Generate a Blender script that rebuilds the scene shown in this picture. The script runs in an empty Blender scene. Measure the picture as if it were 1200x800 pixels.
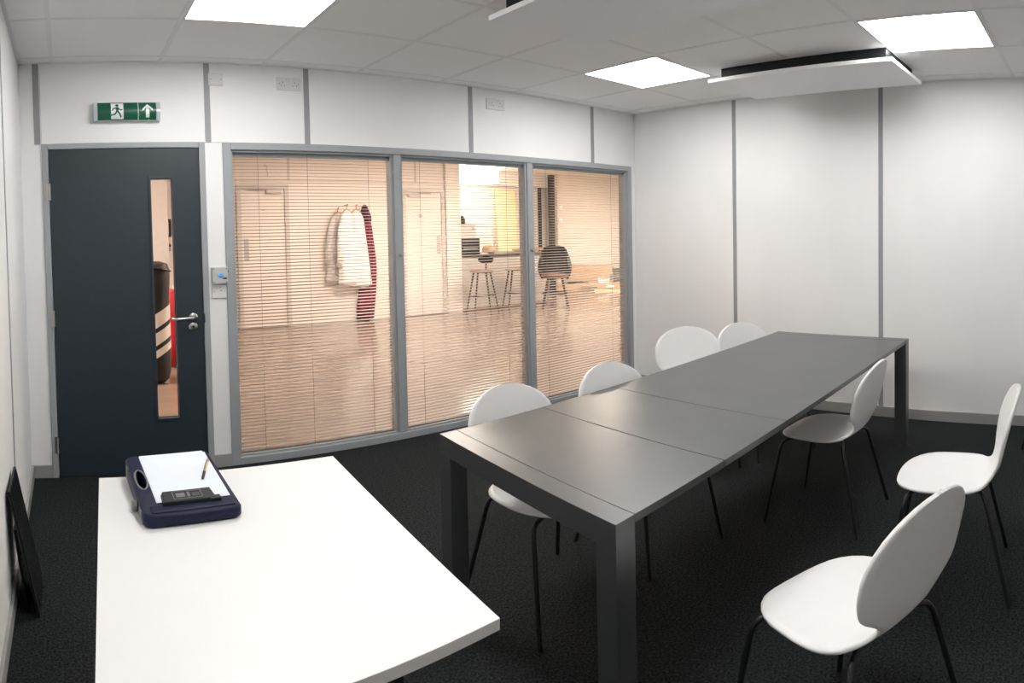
import bpy, bmesh, math, random
from mathutils import Vector, Matrix
random.seed(7)
scene = bpy.context.scene
col = scene.collection

# ------------------------------------------------------------------ camera
HC = 1.503                                    # eye height
YAW, PITCH, ROLL = 0.6796, -0.0271, -0.0182
FPX, FY, CY = 765.8533, 765.8533 * 0.88, 291.4791
def cam_axis(xr, yf, zu):
    c, s = math.cos(ROLL), math.sin(ROLL); xr, zu = c*xr - s*zu, s*xr + c*zu
    c, s = math.cos(PITCH), math.sin(PITCH); yf, zu = c*yf - s*zu, s*yf + c*zu
    c, s = math.cos(YAW), math.sin(YAW)
    return Vector((c*xr + s*yf, -s*xr + c*yf, zu))
cd = bpy.data.cameras.new('camera')
cd.type = 'PANO'
cd.panorama_type = 'CENTRAL_CYLINDRICAL'      # the photo is a phone sweep panorama
cd.central_cylindrical_range_u_min = -600 / FPX
cd.central_cylindrical_range_u_max = 600 / FPX
cd.central_cylindrical_range_v_min = -(800 - CY) / FY
cd.central_cylindrical_range_v_max = CY / FY
cd.central_cylindrical_radius = 1.0
cd.clip_start = 0.02; cd.clip_end = 100
cam = bpy.data.objects.new('camera', cd); col.objects.link(cam)
r_, f_, u_ = cam_axis(1, 0, 0), cam_axis(0, 1, 0), cam_axis(0, 0, 1)
m = Matrix.Identity(4)
for i in range(3):
    m[i][0] = r_[i]; m[i][1] = u_[i]; m[i][2] = -f_[i]
m[2][3] = HC
cam.matrix_world = m
scene.camera = cam

# ------------------------------------------------------------------ world, exposure, lamp strengths
w = bpy.data.worlds.new('world'); scene.world = w; w.use_nodes = True
w.node_tree.nodes['Background'].inputs[0].default_value = (0.05, 0.05, 0.055, 1)
w.node_tree.nodes['Background'].inputs[1].default_value = 0.3
vs = scene.view_settings
vs.view_transform = 'Standard'; vs.look = 'None'; vs.gamma = 1.0; vs.use_curve_mapping = False
vs.exposure = 0.0
OFFICE_LAMP = 22.0
LOBBY_LAMP = 96.0
LOBBY_COL = (1.0, 0.81, 0.70)

# ------------------------------------------------------------------ room numbers
L, R, D, N, H = -0.2464, 4.3647, 3.6886, -1.35, 2.6564
ZD = 2.1396                                   # top of door frame and window frame
DL, DR = -0.1287, 0.8011                      # door frame
WL, WR, M1, M2 = 0.9065, 4.3066, 2.046, 3.162 # window frame and mullions
ZS = 0.082                                    # skirting
LF, LC = 9.2, 3.02                            # far wall and ceiling of the lobby

# ------------------------------------------------------------------ materials
def new_mat(name):
    mt = bpy.data.materials.new(name); mt.use_nodes = True
    nt = mt.node_tree
    return mt, nt, nt.nodes['Principled BSDF']
def noise_bump(nt, b, scale, dist, strength=0.3, detail=2.0, stretch=None):
    tc = nt.nodes.new('ShaderNodeTexCoord'); no = nt.nodes.new('ShaderNodeTexNoise'); bu = nt.nodes.new('ShaderNodeBump')
    no.inputs['Scale'].default_value = scale; no.inputs['Detail'].default_value = detail
    src = tc.outputs['Object']
    if stretch:
        mp = nt.nodes.new('ShaderNodeMapping'); mp.inputs['Scale'].default_value = stretch
        nt.links.new(src, mp.inputs['Vector']); src = mp.outputs['Vector']
    nt.links.new(src, no.inputs['Vector'])
    bu.inputs['Distance'].default_value = dist; bu.inputs['Strength'].default_value = strength
    nt.links.new(no.outputs['Fac'], bu.inputs['Height']); nt.links.new(bu.outputs['Normal'], b.inputs['Normal'])
    return no
def mat(name, color, rough=0.5, metal=0.0, spec=0.5, var=0.06, scale=14.0, bump=0.0, bscale=120.0, stretch=None):
    mt, nt, b = new_mat(name)
    b.inputs['Roughness'].default_value = rough; b.inputs['Metallic'].default_value = metal
    b.inputs['Specular IOR Level'].default_value = spec
    tc = nt.nodes.new('ShaderNodeTexCoord'); no = nt.nodes.new('ShaderNodeTexNoise'); no.inputs['Scale'].default_value = scale
    no.inputs['Detail'].default_value = 3
    src = tc.outputs['Object']
    if stretch:
        mp = nt.nodes.new('ShaderNodeMapping'); mp.inputs['Scale'].default_value = stretch
        nt.links.new(src, mp.inputs['Vector']); src = mp.outputs['Vector']
    nt.links.new(src, no.inputs['Vector'])
    cr = nt.nodes.new('ShaderNodeValToRGB')
    cr.color_ramp.elements[0].position = 0.3; cr.color_ramp.elements[1].position = 0.7
    cr.color_ramp.elements[0].color = tuple(c * (1 - var) for c in color) + (1,)
    cr.color_ramp.elements[1].color = tuple(min(1, c * (1 + var)) for c in color) + (1,)
    nt.links.new(no.outputs['Fac'], cr.inputs['Fac']); nt.links.new(cr.outputs['Color'], b.inputs['Base Color'])
    if bump > 0: noise_bump(nt, b, bscale, bump, stretch=stretch)
    return mt
def emit_mat(name, color, strength):
    mt = bpy.data.materials.new(name); mt.use_nodes = True; nt = mt.node_tree; nt.nodes.clear()
    o = nt.nodes.new('ShaderNodeOutputMaterial'); e = nt.nodes.new('ShaderNodeEmission')
    e.inputs[0].default_value = color + (1,); e.inputs[1].default_value = strength
    nt.links.new(e.outputs[0], o.inputs[0]); return mt
def glass_mat(name, refl=0.04, tint=(1, 1, 1)):
    mt = bpy.data.materials.new(name); mt.use_nodes = True; nt = mt.node_tree; nt.nodes.clear()
    o = nt.nodes.new('ShaderNodeOutputMaterial'); mx = nt.nodes.new('ShaderNodeMixShader')
    t = nt.nodes.new('ShaderNodeBsdfTransparent'); g = nt.nodes.new('ShaderNodeBsdfGlossy'); lw = nt.nodes.new('ShaderNodeLayerWeight')
    t.inputs[0].default_value = tint + (1,); g.inputs['Roughness'].default_value = 0.02; g.inputs['Color'].default_value = (1, 1, 1, 1)
    lw.inputs['Blend'].default_value = refl
    nt.links.new(lw.outputs['Fresnel'], mx.inputs[0]); nt.links.new(t.outputs[0], mx.inputs[1]); nt.links.new(g.outputs[0], mx.inputs[2])
    nt.links.new(mx.outputs[0], o.inputs[0]); return mt

M = {}
M['wall'] = mat('white_vinyl_wall', (0.85, 0.85, 0.845), 0.55, var=0.02, scale=3, bump=0.0006, bscale=260, stretch=(1, 1, 0.25))
M['trim'] = mat('grey_aluminium', (0.34, 0.355, 0.37), 0.42, spec=0.5, var=0.03, scale=6)
M['strip'] = mat('grey_joint_strip', (0.31, 0.315, 0.325), 0.5, var=0.03)
M['skirting'] = mat('grey_skirting', (0.32, 0.32, 0.31), 0.5, var=0.03)
M['door'] = mat('dark_slate_paint', (0.019, 0.031, 0.039), 0.45, var=0.04, scale=30)
M['door_bead'] = mat('door_bead', (0.020, 0.032, 0.044), 0.4)
M['tile'] = mat('ceiling_tile', (0.92, 0.92, 0.915), 0.9, spec=0.1, var=0.015, scale=180, bump=0.0008, bscale=420)
M['tbar'] = mat('white_tee_bar', (0.84, 0.84, 0.84), 0.6, var=0.01)
M['white_plastic'] = mat('white_plastic', (0.72, 0.72, 0.71), 0.35, var=0.01)
M['grey_plastic'] = mat('grey_plastic', (0.50, 0.52, 0.50), 0.4, var=0.02)
M['dark_hole'] = mat('dark_plastic', (0.02, 0.02, 0.02), 0.5)
M['green'] = mat('exit_green', (0.004, 0.10, 0.052), 0.25, var=0.02)
M['sign_white'] = mat('sign_white', (0.85, 0.88, 0.86), 0.35, var=0.01)
M['chrome'] = mat('brushed_steel', (0.55, 0.53, 0.50), 0.28, metal=1.0, var=0.03)
M['chair_white'] = mat('white_lacquered_ply', (0.83, 0.83, 0.82), 0.38, var=0.01, scale=20)
M['black_metal'] = mat('black_metal', (0.010, 0.010, 0.011), 0.4, var=0.05)
M['desk_white'] = mat('white_laminate', (0.78, 0.775, 0.765), 0.42, var=0.008, scale=8)
M['desk_edge'] = mat('desk_edge', (0.70, 0.69, 0.665), 0.5, var=0.02)
M['table_dark'] = mat('graphite_satin', (0.105, 0.110, 0.113), 0.34, metal=0.55, spec=0.9, var=0.06, scale=5)
M['table_gap'] = mat('joint_black', (0.008, 0.008, 0.008), 0.6)
M['navy'] = mat('navy_plastic', (0.007, 0.009, 0.034), 0.5, spec=0.25, var=0.05, scale=30)
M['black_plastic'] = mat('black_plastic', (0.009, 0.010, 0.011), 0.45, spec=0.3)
M['paper'] = mat('paper', (0.72, 0.77, 0.83), 0.8, spec=0.2, var=0.01)
M['brass'] = mat('pen_gold', (0.55, 0.45, 0.28), 0.3, metal=0.8)
M['print_grey'] = mat('print_grey', (0.16, 0.165, 0.165), 0.6)
M['clear'] = glass_mat('clear_plastic', 0.35, (0.80, 0.84, 0.86))
M['cap'] = mat('frosted_cap', (0.55, 0.59, 0.62), 0.15, var=0.03)
M['glass'] = glass_mat('clear_glass', 0.03, (0.97, 0.985, 0.98))
M['slat'] = mat('blind_slat', (0.27, 0.21, 0.18), 0.5, var=0.02)
M['cord'] = mat('blind_cord', (0.16, 0.14, 0.13), 0.7)
M['panel_white'] = mat('panel_white', (0.89, 0.90, 0.92), 0.5, var=0.01)
M['gloss_black'] = mat('gloss_black', (0.007, 0.007, 0.008), 0.18, var=0.03)
M['lamp'] = emit_mat('led_diffuser', (1.0, 0.985, 0.97), OFFICE_LAMP)
M['lamp_frame'] = mat('lamp_frame', (0.75, 0.75, 0.75), 0.4)
M['lobby_fill_lamp'] = emit_mat('lobby_fill_diffuser', LOBBY_COL, LOBBY_LAMP)
M['kitchen_lamp'] = emit_mat('kitchen_diffuser', (1.0, 0.90, 0.78), LOBBY_LAMP * 0.62)
M['blue_led'] = emit_mat('blue_led', (0.03, 0.22, 1.0), 2.0)
M['green_led'] = emit_mat('green_led', (0.05, 0.9, 0.15), 2.0)
# carpet
mt, nt, b = new_mat('charcoal_carpet'); M['carpet'] = mt
b.inputs['Roughness'].default_value = 0.95; b.inputs['Specular IOR Level'].default_value = 0.12
no = noise_bump(nt, b, 120, 0.006, 0.7, 4.0)
cr = nt.nodes.new('ShaderNodeValToRGB'); cr.color_ramp.elements[0].position = 0.36; cr.color_ramp.elements[1].position = 0.68
cr.color_ramp.elements[0].color = (0.006, 0.007, 0.0074, 1); cr.color_ramp.elements[1].color = (0.036, 0.040, 0.041, 1)
nt.links.new(no.outputs['Fac'], cr.inputs['Fac']); nt.links.new(cr.outputs['Color'], b.inputs['Base Color'])
# lobby
M['lobby_wall'] = mat('lobby_paint', (0.70, 0.64, 0.59), 0.6, var=0.02, scale=2)
M['lobby_trim'] = mat('lobby_trim', (0.50, 0.46, 0.42), 0.5, var=0.03)
M['lobby_door'] = mat('lobby_door_paint', (0.67, 0.61, 0.56), 0.5, var=0.02)
M['lobby_floor'] = mat('lobby_vinyl', (0.205, 0.145, 0.108), 0.15, var=0.10, scale=2.5, stretch=(0.4, 2.0, 1))
M['counter_front'] = mat('counter_front', (0.42, 0.38, 0.35), 0.5, var=0.03)
M['counter_top'] = mat('counter_top', (0.05, 0.05, 0.055), 0.35)
M['cotton'] = mat('white_cotton', (0.80, 0.77, 0.76), 0.85, spec=0.1, var=0.04, scale=9, bump=0.004, bscale=14, stretch=(1, 1, 0.3))
M['cotton_shade'] = mat('white_cotton_shaded', (0.56, 0.52, 0.50), 0.85, spec=0.1, var=0.05, scale=9, bump=0.004, bscale=14, stretch=(1, 1, 0.3))  # white cotton with shade put into the colour, for the leftmost coat
M['burgundy'] = mat('burgundy_cloth', (0.15, 0.012, 0.035), 0.8, spec=0.15, var=0.15, scale=6)
M['purple'] = mat('dark_purple_cloth', (0.06, 0.016, 0.04), 0.8, spec=0.15, var=0.1)
M['wood'] = mat('hanger_wood', (0.42, 0.22, 0.10), 0.5, var=0.1)
M['card'] = mat('cardboard', (0.46, 0.30, 0.18), 0.8, var=0.06, scale=6)
M['yellow'] = mat('yellow_board', (0.80, 0.64, 0.40), 0.6, var=0.05)
M['mat_yellow'] = mat('straw_mat', (0.62, 0.52, 0.28), 0.8, var=0.06)
M['red'] = mat('red_cloth', (0.42, 0.015, 0.025), 0.6, var=0.1)
M['leather'] = mat('black_leather', (0.010, 0.009, 0.009), 0.5, var=0.2, scale=18, bump=0.008, bscale=16)
M['stripe'] = mat('white_vinyl_stripe', (0.72, 0.66, 0.60), 0.5, var=0.03)
M['brown'] = mat('brown_seat', (0.16, 0.07, 0.04), 0.5, var=0.1)

# ------------------------------------------------------------------ mesh helpers
class MB:
    def __init__(s): s.v = []; s.f = []
    def add(s, vs, fs):
        o = len(s.v); s.v += [tuple(v) for v in vs]; s.f += [tuple(i + o for i in f) for f in fs]; return s
    def box(s, x0, x1, y0, y1, z0, z1):
        return s.add([(x0,y0,z0),(x1,y0,z0),(x1,y1,z0),(x0,y1,z0),(x0,y0,z1),(x1,y0,z1),(x1,y1,z1),(x0,y1,z1)],
                     [(0,3,2,1),(4,5,6,7),(0,1,5,4),(1,2,6,5),(2,3,7,6),(3,0,4,7)])
    def hexa(s, p):        # 8 points: bottom ring 0-3, top ring 4-7
        return s.add(p, [(0,3,2,1),(4,5,6,7),(0,1,5,4),(1,2,6,5),(2,3,7,6),(3,0,4,7)])
    def tube(s, path, rad, n=10, closed=False):
        pts = [Vector(p) for p in path]; k = len(pts)
        rads = rad if isinstance(rad, (list, tuple)) else [rad] * k
        rings = []; nrm = None
        for i, p in enumerate(pts):
            if closed: t = pts[(i+1) % k] - pts[i-1]
            else: t = pts[min(i+1, k-1)] - pts[max(i-1, 0)]
            t.normalize()
            if nrm is None:
                a = Vector((0,0,1)) if abs(t.z) < 0.9 else Vector((1,0,0))
                nrm = t.cross(a).normalized()
            else: nrm = (nrm - t * nrm.dot(t)).normalized()
            bn = t.cross(nrm)
            rings.append([p + (nrm*math.cos(2*math.pi*j/n) + bn*math.sin(2*math.pi*j/n)) * rads[i] for j in range(n)])
        vs = [q for r in rings for q in r]; fs = []
        for i in range(k if closed else k-1):
            a, b2 = i*n, ((i+1) % k)*n
            fs += [(a+j, a+(j+1)%n, b2+(j+1)%n, b2+j) for j in range(n)]
        if not closed: fs += [tuple(range(n-1,-1,-1)), tuple(range((k-1)*n, k*n))]
        return s.add(vs, fs)
    def lathe(s, prof, c=(0,0,0), n=24, axis='z'):
        vs = []; fs = []
        for r0, h in prof:
            for j in range(n):
                a = 2*math.pi*j/n; x, y = r0*math.cos(a), r0*math.sin(a)
                p = (x, y, h) if axis == 'z' else (x, -h, y) if axis == 'y' else (h, x, y)
                vs.append((p[0]+c[0], p[1]+c[1], p[2]+c[2]))
        for i in range(len(prof)-1):
            fs += [(i*n+j, i*n+(j+1)%n, (i+1)*n+(j+1)%n, (i+1)*n+j) for j in range(n)]
        fs += [tuple(range(n-1,-1,-1)), tuple(range((len(prof)-1)*n, len(prof)*n))]
        return s.add(vs, fs)
    def prism_y(s, poly, y0, y1):       # polygon in x,z extruded along y
        n = len(poly)
        return s.add([(x,y0,z) for x,z in poly] + [(x,y1,z) for x,z in poly],
                     [tuple(range(n)), tuple(range(2*n-1,n-1,-1))] + [(i, i+n, (i+1)%n+n, (i+1)%n) for i in range(n)])
    def prism_x(s, poly, x0, x1):       # polygon in y,z extruded along x
        n = len(poly)
        return s.add([(x0,y,z) for y,z in poly] + [(x1,y,z) for y,z in poly],
                     [tuple(range(n)), tuple(range(2*n-1,n-1,-1))] + [(i, i+n, (i+1)%n+n, (i+1)%n) for i in range(n)])
    def prism_z(s, poly, z0, z1):
        n = len(poly)
        return s.add([(x,y,z0) for x,y in poly] + [(x,y,z1) for x,y in poly],
                     [tuple(range(n-1,-1,-1)), tuple(range(n,2*n))] + [(i, (i+1)%n, (i+1)%n+n, i+n) for i in range(n)])
    def mesh(s, name, material, bevel=0.0, smooth=False, seg=2, recalc=True):
        me = bpy.data.meshes.new(name); me.from_pydata(s.v, [], s.f); me.update()
        bm = bmesh.new(); bm.from_mesh(me)
        if recalc: bmesh.ops.recalc_face_normals(bm, faces=bm.faces)
        if bevel > 0:
            ed = [e for e in bm.edges if len(e.link_faces) == 2 and e.calc_face_angle(0) > 0.5]
            bmesh.ops.bevel(bm, geom=ed, offset=bevel, segments=seg, profile=0.5, affect='EDGES', clamp_overlap=True)
        bm.to_mesh(me); bm.free()
        if smooth:
            for p in me.polygons: p.use_smooth = True
            if smooth != 'all':
                me.set_sharp_from_angle(angle=math.radians(40))
        me.materials.append(material)
        return me
    def build(s, name, material, parent=None, bevel=0.0, smooth=False, seg=2):
        return link(name, s.mesh(name, material, bevel, smooth, seg), parent)
def link(name, data, parent=None):
    o = bpy.data.objects.new(name, data); col.objects.link(o)
    if parent is not None: o.parent = parent
    return o
def tag(o, label=None, cat=None, group=None, kind=None):
    if label: o['label'] = label
    if cat: o['category'] = cat
    if group: o['group'] = group
    if kind: o['kind'] = kind
    return o
def thing(name, label, cat, loc=(0,0,0), rz=0.0, group=None):
    o = link(name, None); o.location = loc; o.rotation_euler = (0, 0, rz)
    return tag(o, label, cat, group)
def structure(o, label=None): return tag(o, label, None, None, 'structure')
def bx(name, material, parent, *b, bevel=0.0): return MB().box(*b).build(name, material, parent, bevel)
def copy_tree(o, parent=None):
    c = o.copy(); col.objects.link(c); c.parent = parent
    for ch in list(o.children): copy_tree(ch, c)
    return c

# ================================================================== OFFICE SHELL
structure(bx('floor', M['carpet'], None, L-.1, R+.1, N-.1, D+.05, -.06, 0), 'dark charcoal carpet of the meeting room')

# ceiling: slab, tee bars and lay-in tiles
GX = [3.605 - .61*k for k in range(-1, 7)]; GX = sorted(x for x in GX if L < x < R)
GY = [3.5725 - .605*k for k in range(0, 9)]; GY = sorted(y for y in GY if N < y < D)
XS = [L] + GX + [R]; YS = [N] + GY + [D]
ceiling = structure(bx('ceiling', M['tile'], None, L-.1, R+.1, N-.1, D+.1, H+.05, H+.12), 'suspended ceiling of white tiles in a grid')
for x in GX: bx('tee_bar', M['tbar'], ceiling, x-.012, x+.012, N, D, H-.002, H+.03)
for j in range(len(YS)-1):
    for i in range(len(XS)-1):
        pass
for y in GY: bx('cross_bar', M['tbar'], ceiling, L, R, y-.012, y+.012, H-.0015, H+.025)
LIGHT_CELLS = []
def cell_of(x, y):
    i = max(k for k in range(len(XS)-1) if XS[k] <= x); j = max(k for k in range(len(YS)-1) if YS[k] <= y); return i, j
LIGHTS = [(3.34, 2.665), (3.25, 0.845), (0.88, 2.65), (0.88, 0.845)]
cells = {cell_of(x, y) for x, y in LIGHTS}
tile_mesh = {}
for i in range(len(XS)-1):
    for j in range(len(YS)-1):
        if (i, j) in cells: continue
        wx, wy = XS[i+1]-XS[i]-.006, YS[j+1]-YS[j]-.006
        key = (round(wx, 3), round(wy, 3))
        if key not in tile_mesh: tile_mesh[key] = MB().box(-wx/2, wx/2, -wy/2, wy/2, 0, .015).mesh('ceiling_tile', M['tile'], .002, seg=1)
        o = link('ceiling_tile', tile_mesh[key], ceiling); o.location = ((XS[i]+XS[i+1])/2, (YS[j]+YS[j+1])/2, H + .0005)
# edge angle
ce = MB(); ce.box(L, L+.02, N, D, H-.003, H+.02).box(R-.02, R, N, D, H-.003, H+.02).box(L, R, D-.02, D, H-.003, H+.02).box(L, R, N, N+.02, H-.003, H+.02)
ce.build('edge_trim', M['tbar'], ceiling)

# back wall: core with openings, panels, strips
core = MB()
core.box(L-.1, DL, D+.004, D+.1, 0, H+.1).box(DR, WL, D+.004, D+.1, 0, H+.1).box(WR, R+.1, D+.004, D+.1, 0, H+.1).box(DL, DR, D+.004, D+.1, ZD, H+.1).box(WL, WR, D+.004, D+.1, ZD, H+.1)
wall_back = structure(core.build('wall_back', M['lobby_wall']), 'white panelled partition wall with door and window')
S = [-.1495, .8255, 1.4361, 2.6361, 3.8362]
def wpanel(parent, *b): return bx('wall_panel', M['wall'], parent, *b, bevel=.0015)
wpanel(wall_back, L, DL+.0, D-.001, D+.01, 0, H)
e = [DL-.0] + S[1:] + [R]
for a, b2 in zip(e[:-1], e[1:]): wpanel(wall_back, a+.002, b2-.002, D-.001, D+.01, ZD, H)
wpanel(wall_back, DR, WL, D-.001, D+.01, 0, ZD-.002)
wpanel(wall_back, WR, R, D-.001, D+.01, 0, ZD-.002)
for k, x in enumerate(S):
    bx('joint_strip', M['strip'], wall_back, x-.017, x+.017, D-.005, D+.002, ZD, H, bevel=.001)
# right wall
wall_right = structure(bx('wall_right', M['wall'], None, R+.004, R+.1, N-.1, D+.1, 0, H+.1), 'white panelled wall at the far end of the table')
RS = [2.6743, 1.4786, .283, -.9126]
e = [D] + RS + [N]
for a, b2 in zip(e[:-1], e[1:]): wpanel(wall_right, R-.001, R+.01, b2+.002, a-.002, 0, H)
for y in RS: bx('joint_strip', M['strip'], wall_right, R-.005, R+.002, y-.016, y+.016, 0, H, bevel=.001)
# left wall
wall_left = structure(bx('wall_left', M['wall'], None, L-.1, L-.004, N-.1, D+.1, 0, H+.1), 'white panelled wall beside the door')
LS = [2.62, 1.42, .22, -.98]
e = [D] + LS + [N]
for a, b2 in zip(e[:-1], e[1:]): wpanel(wall_left, L-.01, L+.001, b2+.002, a-.002, 0, H)
for y in LS: bx('joint_strip', M['strip'], wall_left, L-.002, L+.004, y-.012, y+.012, 0, H, bevel=.001)
wall_near = structure(bx('wall_near', M['wall'], None, L-.1, R+.1, N-.1, N, 0, H+.1), 'white wall behind the viewer')
# skirting
structure(bx('baseboard_left', M['skirting'], None, L+.001, L+.014, N, D-.001, 0, ZS, bevel=.002))
structure(bx('baseboard_right', M['skirting'], None, R-.014, R-.001, N, D-.001, 0, ZS, bevel=.002))
bb = structure(bx('baseboard_back', M['skirting'], None, L+.014, DL, D-.013, D-.001, 0, ZS, bevel=.002))
structure(bx('baseboard_back', M['skirting'], None, DR, WL, D-.013, D-.001, 0, ZS, bevel=.002))

# ================================================================== DOOR 1
door = structure(link('door_1', None), 'dark slate door with narrow vision panel and grey frame'); door.location = (DL, D, 0)
DW = DR - DL
fr = MB()
fr.box(0, .036, -.014, .1, 0, ZD).box(DW-.036, DW, -.014, .1, 0, ZD).box(.036, DW-.036, -.014, .1, ZD-.036, ZD)
fr.build('door_frame', M['trim'], door, .003)
st = MB(); st.box(.036, .048, .038, .06, 0, ZD-.036).box(DW-.048, DW-.036, .038, .06, 0, ZD-.036).box(.048, DW-.048, .038, .06, ZD-.048, ZD-.036)
st.build('door_stop', M['trim'], door, .001)
lx0, lx1, lz1 = .040, DW-.040, ZD-.040
sx0, sx1, sz0, sz1 = .478-DL, .607-DL, .348, 1.906
lf = MB()
lf.box(lx0, sx0, -.006, .036, .006, lz1).box(sx1, lx1, -.006, .036, .006, lz1).box(sx0, sx1, -.006, .036, .006, sz0).box(sx0, sx1, -.006, .036, sz1, lz1)
leaf = lf.build('door_leaf', M['door'], door)
bd = MB(); t = .012
for y0, y1 in ((-.012, .004), (.026, .042)):
    bd.box(sx0-t, sx0+.004, y0, y1, sz0-t, sz1+t).box(sx1-.004, sx1+t, y0, y1, sz0-t, sz1+t).box(sx0, sx1, y0, y1, sz0-t, sz0+.004).box(sx0, sx1, y0, y1, sz1-.004, sz1+t)
bd.build('glazing_bead', M['door_bead'], leaf, .002)
bx('vision_glass', M['glass'], leaf, sx0, sx1, .012, .017, sz0, sz1)
for z0, z1 in ((1.78, 1.885), (.97, 1.075), (.16, .265)):
    hg = MB(); hg.box(.020, .040, -.019, -.010, z0, z1); hg.tube([(.038, -.018, z0), (.038, -.018, z1)], .007, 8)
    hg.build('hinge', M['chrome'], door, 0, True)
hx = .703 - DL
hd = MB(); hd.lathe([(.026, 0), (.026, .006), (.022, .009)], (hx, -.006, 1.0), 20, 'y')
hd.tube([(hx, -.012, 1.0), (hx, -.045, 1.0), (hx-.008, -.056, 1.0), (hx-.022, -.060, 1.0), (hx-.10, -.060, .997), (hx-.116, -.056, .997), (hx-.122, -.045, .997), (hx-.122, -.022, .997)], .0085, 10)
hd.build('door_handle', M['chrome'], leaf, 0, True)
kh = MB(); kh.lathe([(.026, 0), (.026, .006), (.021, .009)], (hx-.003, -.006, .938), 20, 'y')
kp = kh.build('keyhole_plate', M['chrome'], leaf, 0, True)
MB().lathe([(.008, 0), (.008, .003)], (hx-.003, -.014, .938), 12, 'y').build('keyhole', M['dark_hole'], leaf)
bx('lock_strike', M['dark_hole'], door, DW-.037, DW-.030, -.0155, -.008, .96, 1.02)

# ================================================================== WINDOW 1
win = structure(link('window_1', None), 'long grey framed internal window of three panes'); win.location = (WL, D, 0)
WW = WR - WL; FW = .048; PD = .045
mx = [0, M1-WL, M2-WL, WW]
fm = MB()
fm.box(0, FW, -.012, .1, 0, ZD).box(WW-FW, WW, -.012, .1, 0, ZD).box(FW, WW-FW, -.012, .1, ZD-FW, ZD).box(FW, WW-FW, -.012, .1, 0, FW)
fm.build('outer_frame', M['trim'], win, .003)
for x in mx[1:3]:
    bx('mullion', M['trim'], win, x-.027, x+.027, -.006, .1, FW, ZD-FW, bevel=.003)
panes = [(mx[0]+FW, mx[1]-.027), (mx[1]+.027, mx[2]-.027), (mx[2]+.027, mx[3]-FW)]
for a, b2 in panes:
    q = MB(); t = .014
    q.box(a, a+t, .006, .03, FW, ZD-FW).box(b2-t, b2, .006, .03, FW, ZD-FW).box(a+t, b2-t, .006, .03, FW, FW+t).box(a+t, b2-t, .006, .03, ZD-FW-t, ZD-FW)
    q.build('glazing_bead', M['trim'], win, .002)
    bx('pane', M['glass'], win, a+.002, b2-.002, .018, .022, FW, ZD-FW)
    bx('pane', M['glass'], win, a+.002, b2-.002, .086, .090, FW, ZD-FW)
for x in mx[1:3]:
    kb = MB(); kb.lathe([(.009, 0), (.012, .004), (.012, .014), (.008, .018)], (x+.004, -.006, 1.36), 14, 'y')
    kb.tube([(x+.004, -.02, 1.36), (x+.022, -.026, 1.352)], .004, 8)
    kb.build('blind_knob', M['strip'], win, 0, True)
# blinds
names = ['venetian blind in the widest window pane next to the door', 'venetian blind in the middle window pane', 'venetian blind in the narrowest window pane by the corner']
PITCH_S, TILT = .0228, math.radians(11)
for k, (a, b2) in enumerate(panes):
    bl = thing('venetian_blind', 'open taupe ' + names[k], 'blind', (WL + (a+b2)/2, D+.054, 0), 0, 'venetian blinds inside the window')
    hw = (b2-a)/2 - .016
    bx('head_rail', M['trim'], bl, -hw-.014, hw+.014, -.014, .014, ZD-FW-.04, ZD-FW-.001, bevel=.002)
    bx('bottom_rail', M['slat'], bl, -hw, hw, -.012, .012, FW+.006, FW+.018, bevel=.002)
    sm = MB(); c, s = math.cos(TILT), math.sin(TILT); prof = []
    for q in range(5):
        yy = -.0125 + .025*q/4; zz = .0016*(1-(yy/.0125)**2)
        prof.append((yy*c - zz*s, yy*s + zz*c))
    poly = prof + [(y_, z_-.0009) for y_, z_ in reversed(prof)]
    sm.prism_x(poly, -hw, hw); me = sm.mesh('slat', M['slat'], 0, True)
    z = FW + .03
    while z < ZD-FW-.045:
        o = link('slat', me, bl); o.location.z = z; z += PITCH_S
    ncord = (3, 2, 2)[k]
    for q in range(ncord):
        x = -hw + (.15 + (2*hw-.3) * q/(ncord-1) if k else (.16, .46*2*hw, .86*2*hw)[q])
        cdm = MB()
        for yy in (-.0145,): cdm.tube([(x, yy, FW+.015), (x, yy, ZD-FW-.03)], .0013, 5)
        cdm.build('ladder_cord', M['cord'], bl)

# ================================================================== CEILING LIGHTS AND PANELS
names = ['bright square ceiling light above the far corner of the table', 'bright square ceiling light at the right beyond the hanging panel', 'bright square ceiling light over the clipboard desk in front of the door', 'square ceiling light over the front of the room']
for (x, y), nm in zip(LIGHTS, names):
    i, j = cell_of(x, y)
    wx, wy = XS[i+1]-XS[i]-.014, YS[j+1]-YS[j]-.014
    cl = thing('ceiling_light', nm, 'ceiling light', ((XS[i]+XS[i+1])/2, (YS[j]+YS[j+1])/2, H-.002), 0, 'square ceiling lights')
    q = MB(); b_ = .010
    q.box(-wx/2, -wx/2+b_, -wy/2, wy/2, -.004, .02).box(wx/2-b_, wx/2, -wy/2, wy/2, -.004, .02).box(-wx/2+b_, wx/2-b_, -wy/2, -wy/2+b_, -.004, .02).box(-wx/2+b_, wx/2-b_, wy/2-b_, wy/2, -.004, .02)
    q.build('light_frame', M['lamp_frame'], cl)
    bx('diffuser', M['lamp'], cl, -wx/2+b_, wx/2-b_, -wy/2+b_, wy/2-b_, -.002, .012)
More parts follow.
